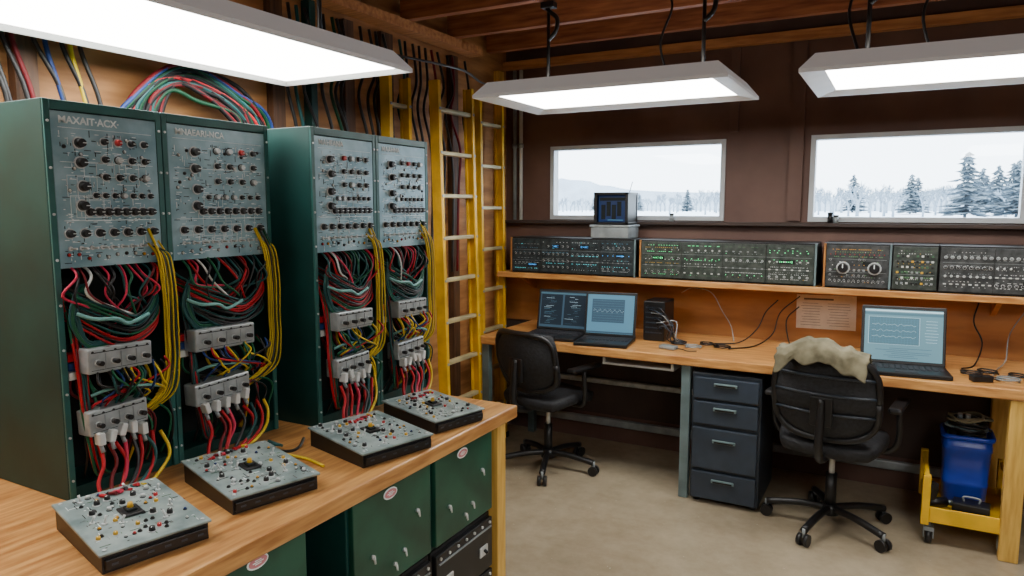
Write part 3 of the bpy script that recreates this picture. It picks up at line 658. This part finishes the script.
# ---------------------------------------------------------------- chairs
def roundpanel(w,h,curve,th,k,ribs=0,n=14,nz=14):
    bm=bmesh.new(); vs={}
    for i in range(n+1):
        for j in range(nz+1):
            u=2*i/n-1; v=2*j/nz-1
            e=.35; x=u*math.sqrt(1-e*v*v)*w/2*1.03; z=v*math.sqrt(1-e*u*u)*h/2*1.03
            y=curve*(u*u)*1.0 -.02*math.cos(v*2.2)
            if ribs: y+=-.005*math.cos(v*math.pi*ribs)*(1-u**4)
            vs[i,j]=bm.verts.new((x,y,z))
    for i in range(n):
        for j in range(nz):
            f=bm.faces.new((vs[i,j],vs[i+1,j],vs[i+1,j+1],vs[i,j+1])); f.smooth=True
    me=bpy.data.meshes.new('panel'); bm.to_mesh(me); bm.free(); me.materials.append(M[k]); return me
def chair(x,y,rot,label,w=.42,bh=.44,back_z=.71,ribs=0,seed=1,tilt=8,curve=.06):
    t=thing('office_chair',label,'office chair',(x,y,0),rot,group='black office chairs')
    o=O('backrest',roundpanel(w,bh,curve,.03,'fabric',ribs,14,40 if ribs else 14),t,(0,-.25,back_z),(rad(tilt),0,0))
    s=o.modifiers.new('s','SOLIDIFY'); s.thickness=.03; s.offset=0; b=o.modifiers.new('b','SUBSURF'); b.levels=1; b.render_levels=1
    pts=[]
    for k in range(29):
        a=k/28*2*math.pi; c,sn=math.cos(a),math.sin(a); e=.62
        u=math.copysign(abs(c)**e,c); v=math.copysign(abs(sn)**e,sn)
        pts.append((u*w/2*.97,curve*.92*u*u-.02*math.cos(v*2.2)-.012,v*bh/2*.97))
    tubep(o,'back_rim',pts,.017,'black',seg=8,n=2)
    if ribs:
        for v in (-.35,.1,.5):
            tubep(o,'back_rib',[(u*w/2*.93,curve*.92*u*u-.02*math.cos(v*2.2)-.022,v*bh/2+.012*(1-u*u)) for u in (-1,-.5,0,.5,1)],.007,'cab',seg=8,n=3)
    seat=O('seat',roundpanel(.48,.46,.0,.07,'fabric',0),t,(0,.0,.46),(rad(-90),0,0))
    s=seat.modifiers.new('s','SOLIDIFY'); s.thickness=.065; s.offset=0; b=seat.modifiers.new('b','SUBSURF'); b.levels=1; b.render_levels=1
    m=MB(); m.tube([(0,.02,.42),(0,-.2,.41),(0,-.3,.46),(0,-.3,.6),(0,-.285,.72)],.02,'black',8); m.box((0,-.285,.66),(.1,.02,.14),'black',.006); O('back_support',m.mesh(),t)
    m=MB(); m.box((0,0,.415),(.2,.24,.03),'black',.006); m.cyl((0,0,.25),(0,0,.41),.014,'silver'); m.cyl((0,0,.09),(0,0,.28),.026,'black'); O('gas_cylinder',m.mesh(),t)
    for sx in (-1,1):
        m=MB(); m.tube([(sx*.18,.02,.43),(sx*.25,.02,.44),(sx*.285,.0,.5),(sx*.285,-.01,.62),(sx*.28,0,.655)],.014,'black',8); m.box((sx*.28,.0,.67),(.06,.26,.028),'black',.012); O('armrest',m.mesh(),t)
    O('base_hub',MB().cyl((0,0,.07),(0,0,.12),.045,'black',.035).mesh(),t)
    rr=random.Random(seed); off=rr.uniform(0,72)
    for k in range(5):
        a=rad(off+72*k); d=Vector((math.cos(a),math.sin(a),0))
        O('leg',MB().tube([d*.02+Vector((0,0,.1)),d*.15+Vector((0,0,.098)),d*.3+Vector((0,0,.075))],.018,'black',8).mesh(),t)
        m=MB(); n=Vector((-d.y,d.x,0)); c=d*.3+Vector((0,0,.03))
        for s in (-1,1): m.cyl(c+n*s*.008,c+n*s*.026,.029,'black',seg=14)
        m.cyl(c+Vector((0,0,.01)),c+Vector((0,0,.055)),.008,'grey'); O('caster',m.mesh(),t)
    return t
chair(-1.84,3.84,-16,'black mesh office chair with curved back at the laptops',w=.47,bh=.37,back_z=.7,ribs=0,seed=3,tilt=12,curve=.09)
ch=chair(-.24,3.78,-8,'black ribbed office chair with a jacket over its back',w=.475,bh=.42,back_z=.715,ribs=3,seed=5)
bm=bmesh.new(); nu,nv=40,26; V={}
prof=[(-.078,-.075),(-.072,-.04),(-.06,-.004),(-.034,.022),(.0,.03),(.035,.022),(.055,-.004),(.066,-.06)]
for i in range(nu+1):
    for j in range(nv+1):
        u=2*i/nu-1; f=j/nv*(len(prof)-1); a=int(min(f,len(prof)-2)); q=f-a
        y=prof[a][0]*(1-q)+prof[a+1][0]*q; z=prof[a][1]*(1-q)+prof[a+1][1]*q
        nn=noise.noise(Vector((u*3.5,y*12,z*9)))*.013+noise.noise(Vector((u*8+y*10,y*16,z*16+5)))*.008
        fold=.006*math.sin(u*14+y*40+2*noise.noise(Vector((u*3,y*10,1))))
        hang=.035*noise.noise(Vector((u*2.6,3 if j<nv/2 else 9,0)))*max(0,abs(2*j/nv-1)-.5)*2
        bump=.026*math.exp(-((u+.1)/.45)**2)
        V[i,j]=bm.verts.new((u*.2*(1+.06*noise.noise(Vector((j*.4,u,1)))),y+nn+fold*.6,z+bump-.035*u*u+nn*1.1+hang+fold*.5))
for i in range(nu):
    for j in range(nv):
        bm.faces.new((V[i,j],V[i+1,j],V[i+1,j+1],V[i,j+1])).smooth=True
me=bpy.data.meshes.new('jacket'); bm.to_mesh(me); bm.free(); me.materials.append(M['jacket'])
o=O('jacket',me,None,(-.285,3.505,.95),(0,0,rad(-8)),label='olive-beige jacket rumpled over the chair back',cat='jacket')
s=o.modifiers.new('s','SOLIDIFY'); s.thickness=.009; b=o.modifiers.new('b','SUBSURF'); b.levels=1; b.render_levels=1
# ---------------------------------------------------------------- cart
t=thing('utility_cart','low yellow steel cart standing under the desk','utility cart',(.34,4.0,0))
m=MB(); m.box((0,0,0),(.34,.42,.014),'cart')
for s in (-1,1): m.box((s*.168,0,.01),(.012,.42,.075),'cart',.003); m.box((0,s*.207,.0),(.324,.012,.075),'cart',.003)
O('tray',m.mesh(),t,(0,0,.15))
for sx in (-1,1):
    for sy in (-1,1):
        hh=.24
        O('post',MB().box((0,0,0),(.034,.034,hh),'cart',.003).mesh(),t,(sx*.168,sy*.207,.1+hh/2))
        m=MB(); m.cyl((-.014,0,.035),(.014,0,.035),.035,'black',seg=16); m.box((0,0,.075),(.04,.05,.02),'grey'); m.box((.02,0,.055),(.005,.04,.05),'grey'); m.box((-.02,0,.055),(.005,.04,.05),'grey'); m.cyl((0,0,.08),(0,0,.14),.008,'grey')
        O('caster',m.mesh(),t,(sx*.148,sy*.18,0))
for sx in (-1,1): O('side_rail',MB().box((0,0,0),(.02,.39,.02),'cart',.003).mesh(),t,(sx*.168,0,.325))
t=thing('storage_bin','boxy blue plastic bin on the yellow cart','storage bin',(.335,4.02,.158))
m=MB(); H=.35
m.lathe([(0,0),(.083,0),(.09,.01),(.094,H*.3),(.096,H*.31),(.096,H*.36),(.094,H*.37),(.1,H*.8),(.104,H*.81),(.104,H*.88),(.101,H*.89),(.104,H),(.097,H),(.086,.015),(0,.015)],'bluebin',44,.66)
O('body',m.mesh(),t)
m=MB(); m.lathe([(.102,0),(.112,0),(.114,.012),(.11,.02),(.098,.02),(.096,.0)],'bluebin',44,.66); O('rim',m.mesh(),t,(0,0,.338))
for i,(x,y,k,h) in enumerate([(-.055,-.03,'black',.29),(.0,-.055,'cabd',.27),(.05,.03,'grn',.28),(-.03,.045,'leg',.3),(.055,-.035,'jacket',.26),(.0,.0,'black',.31),(-.06,.02,'lime',.25)]):
    tt=thing('spray_can' if i%2 else 'bottle','small %s container standing in the blue bin'%['black','slate','green','grey','tan','black','pale green'][i],'container',(.335+x,4.02+y,.178),group='containers in the bin')
    O('body',MB().cyl((0,0,0),(0,0,h+.07),.022,k,seg=16).cyl((0,0,h+.07),(0,0,h+.09),.022,k,.011,seg=16).mesh(),tt)
    O('cap',MB().cyl((0,0,h+.09),(0,0,h+.11),.011,'grey' if i%2 else 'black',seg=12).mesh(),tt)
for i,k in enumerate(['black','leg','black','black','jacket']):
    rr=random.Random(70+i); pts=[(.335+math.cos(a)*(.06+.04*rr.random()),4.02+math.sin(a)*(.06+.04*rr.random()),.515+.014*i+.026*rr.random()) for a in [q*1.1+i for q in range(13)]]
    tubep(None,'tangled_cord',pts,.0065,k,label='tangled %s cord heaped on the blue bin'%{'black':'black','leg':'grey-green','jacket':'olive'}[k],cat='cord',group='cords heaped on the bin')
t=thing('power_drill','black cordless drill lying on the cart tray','power drill',(.225,3.86,.158),25)
O('body',MB().cyl((-.05,0,.035),(.04,0,.035),.024,'black',.022).cyl((.04,0,.035),(.065,0,.035),.012,'grey',.008).mesh(),t)
O('grip',MB().box((-.03,-.0,.07),(.035,.035,.08),'black',.008,Matrix.Rotation(.3,3,'Y')).mesh(),t); O('battery',MB().box((-.038,0,.118),(.055,.05,.03),'black',.006).mesh(),t)
t=thing('tool_case','small black tool case on the cart tray','tool case',(.36,3.86,.158),-6)
boxp(t,'body',(0,0,.03),(.15,.09,.058),'black',.006); O('handle',MB().tube([(-.03,0,.058),(-.03,0,.08),(.03,0,.08),(.03,0,.058)],.005,'grey').mesh(),t)
# ---------------------------------------------------------------- corner conduits
for x,k in ((-2.42,'grey'),(-2.37,'white')):
    o=O('conduit',MB().cyl((0,0,0),(0,0,1.03),.013,k,seg=10).cyl((0,0,.5),(0,0,.53),.018,'grey',seg=10).mesh(),None,(x,4.48,1.51),label='vertical %s conduit pipe in the corner'%('grey metal' if k=='grey' else 'white'),cat='conduit pipe',group='conduit pipes')
# ---------------------------------------------------------------- outside
def gz(x,y): return 1.15*min(1,max(0,(y-6)/10))-.05+.12*noise.noise(Vector((x*.1,y*.1,0)))
bm=bmesh.new(); nx,ny=60,40; V={}
for i in range(nx+1):
    for j in range(ny+1):
        x=-90+180*i/nx; y=5+(j/ny)**1.6*88
        V[i,j]=bm.verts.new((x,y,gz(x,y)))
for i in range(nx):
    for j in range(ny): bm.faces.new((V[i,j],V[i+1,j],V[i+1,j+1],V[i,j+1])).smooth=True
me=bpy.data.meshes.new('snow'); bm.to_mesh(me); bm.free(); me.materials.append(M['snow']); O('snowy_ground',me,label='snow-covered ground outside the windows',cat='snow',kind='stuff')
bm=bmesh.new(); V=[]
for i in range(121):
    x=-110+1.6*i; h=2.8+.9*noise.noise(Vector((x*.05,0,0)))+.5*noise.noise(Vector((x*.6,3,0)))+2.6*math.exp(-((x+46)/9)**2)
    V.append((bm.verts.new((x,95,0)),bm.verts.new((x,100,h+.6)),bm.verts.new((x,112,0))))
for a,b in zip(V,V[1:]):
    bm.faces.new((a[0],b[0],b[1],a[1])); bm.faces.new((a[1],b[1],b[2],a[2]))
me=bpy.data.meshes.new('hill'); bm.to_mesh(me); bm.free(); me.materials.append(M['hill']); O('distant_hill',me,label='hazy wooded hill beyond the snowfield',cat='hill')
def conifer(seed):
    r=random.Random(seed); m=MB(); m.cyl((0,0,0),(0,0,.95),.02,'tree',.004,seg=6)
    n=15
    for i in range(n):
        z=.05+.91*i/n; rr=.27*(1-i/n)**.75+.015; k=12
        for q in range(k):
            a=2*math.pi*q/k+r.random()*.9; L=rr*r.uniform(.4,1.35)
            p0=Vector((0,0,z+.05)); p1=Vector((math.cos(a)*L,math.sin(a)*L,z-.01+r.uniform(-.03,.03))); w=Vector((-math.sin(a),math.cos(a),0))*L*.3
            mid=(p0+p1)/2
            m.poly([p0,mid-w,p1,mid+w],'tree'); m.poly([p0+Vector((0,0,.015)),mid+Vector((0,0,-.03)),p1],'tree')
    return m.mesh('conifer')
def bare(seed):
    r=random.Random(seed); m=MB()
    def br(p,d,L,rad_,lv):
        e=p+d*L; m.cyl(p,e,rad_,'treeb',rad_*.6,seg=4)
        if lv==0: return
        for _ in range(3):
            nd=(d+Vector((r.uniform(-.7,.7),r.uniform(-.7,.7),r.uniform(-.1,.5)))).normalized(); br(p+d*L*r.uniform(.5,1),nd,L*r.uniform(.55,.8),rad_*.64,lv-1)
    br(Vector((0,0,0)),Vector((0,0,1)),.33,.03,4); return m.mesh('bare_tree')
cm=[conifer(s) for s in range(4)]; bmz=[bare(s) for s in range(4)]
def tree(kind,x,y,h,i):
    me=(cm if kind=='c' else bmz)[i%4]
    o=O('conifer_tree' if kind=='c' else 'bare_tree',me,None,(x,y,gz(x,y)+.02),(0,0,i*1.3),label='haze-paled conifer tree standing in the snow' if kind=='c' else 'leafless haze-paled tree standing in the snow',cat='tree',group='conifers outside' if kind=='c' else 'bare trees outside'); o.scale=(h*1.2,h*1.2,h)
i=0
for (rt,y,h,k) in [(.065,36,2.9,'c'),(.115,38,2.6,'c'),(.096,46,2.8,'c'),(.035,48,2.3,'b'),(-.02,40,2.3,'b'),(-.05,42,2.6,'b'),(-.078,46,2.6,'b'),(.008,52,2.6,'c'),(-.095,50,2.2,'b'),(-.24,45,2.0,'b'),(-.29,44,1.7,'b'),(-.225,56,2.4,'b'),(.14,44,2.8,'c'),(-.01,44,2.2,'b'),(.045,47,2.6,'b'),(.022,39,1.8,'b'),(.08,50,2.8,'c'),(.105,42,2.2,'b'),(-.06,38,1.6,'b'),(-.28,50,1.6,'b'),(-.035,37,1.7,'b')]:
    tree(k,rt*y,y,h,i); i+=1
for q in range(110):
    u=q/110; y=60+(q*37%23); tree('c' if (q%11==7 or (u>.85 and q%3==0)) else 'b',y*(-.52+.7*u),y,(1.7+1.9*u)*R.uniform(.8,1.2),i); i+=1
# ---------------------------------------------------------------- world / camera
w=bpy.data.worlds.new('World'); bpy.context.scene.world=w; w.use_nodes=True
bg=w.node_tree.nodes['Background']; bg.inputs[0].default_value=(.76,.89,1,1); bg.inputs[1].default_value=9
cam=bpy.data.cameras.new('Camera'); co=bpy.data.objects.new('Camera',cam); COL.objects.link(co)
co.location=(0,0,1.6); co.rotation_euler=(rad(83.5),0,rad(28.6)); cam.sensor_width=36; cam.lens=25.03; cam.clip_end=400; cam.clip_start=.05
bpy.context.scene.camera=co
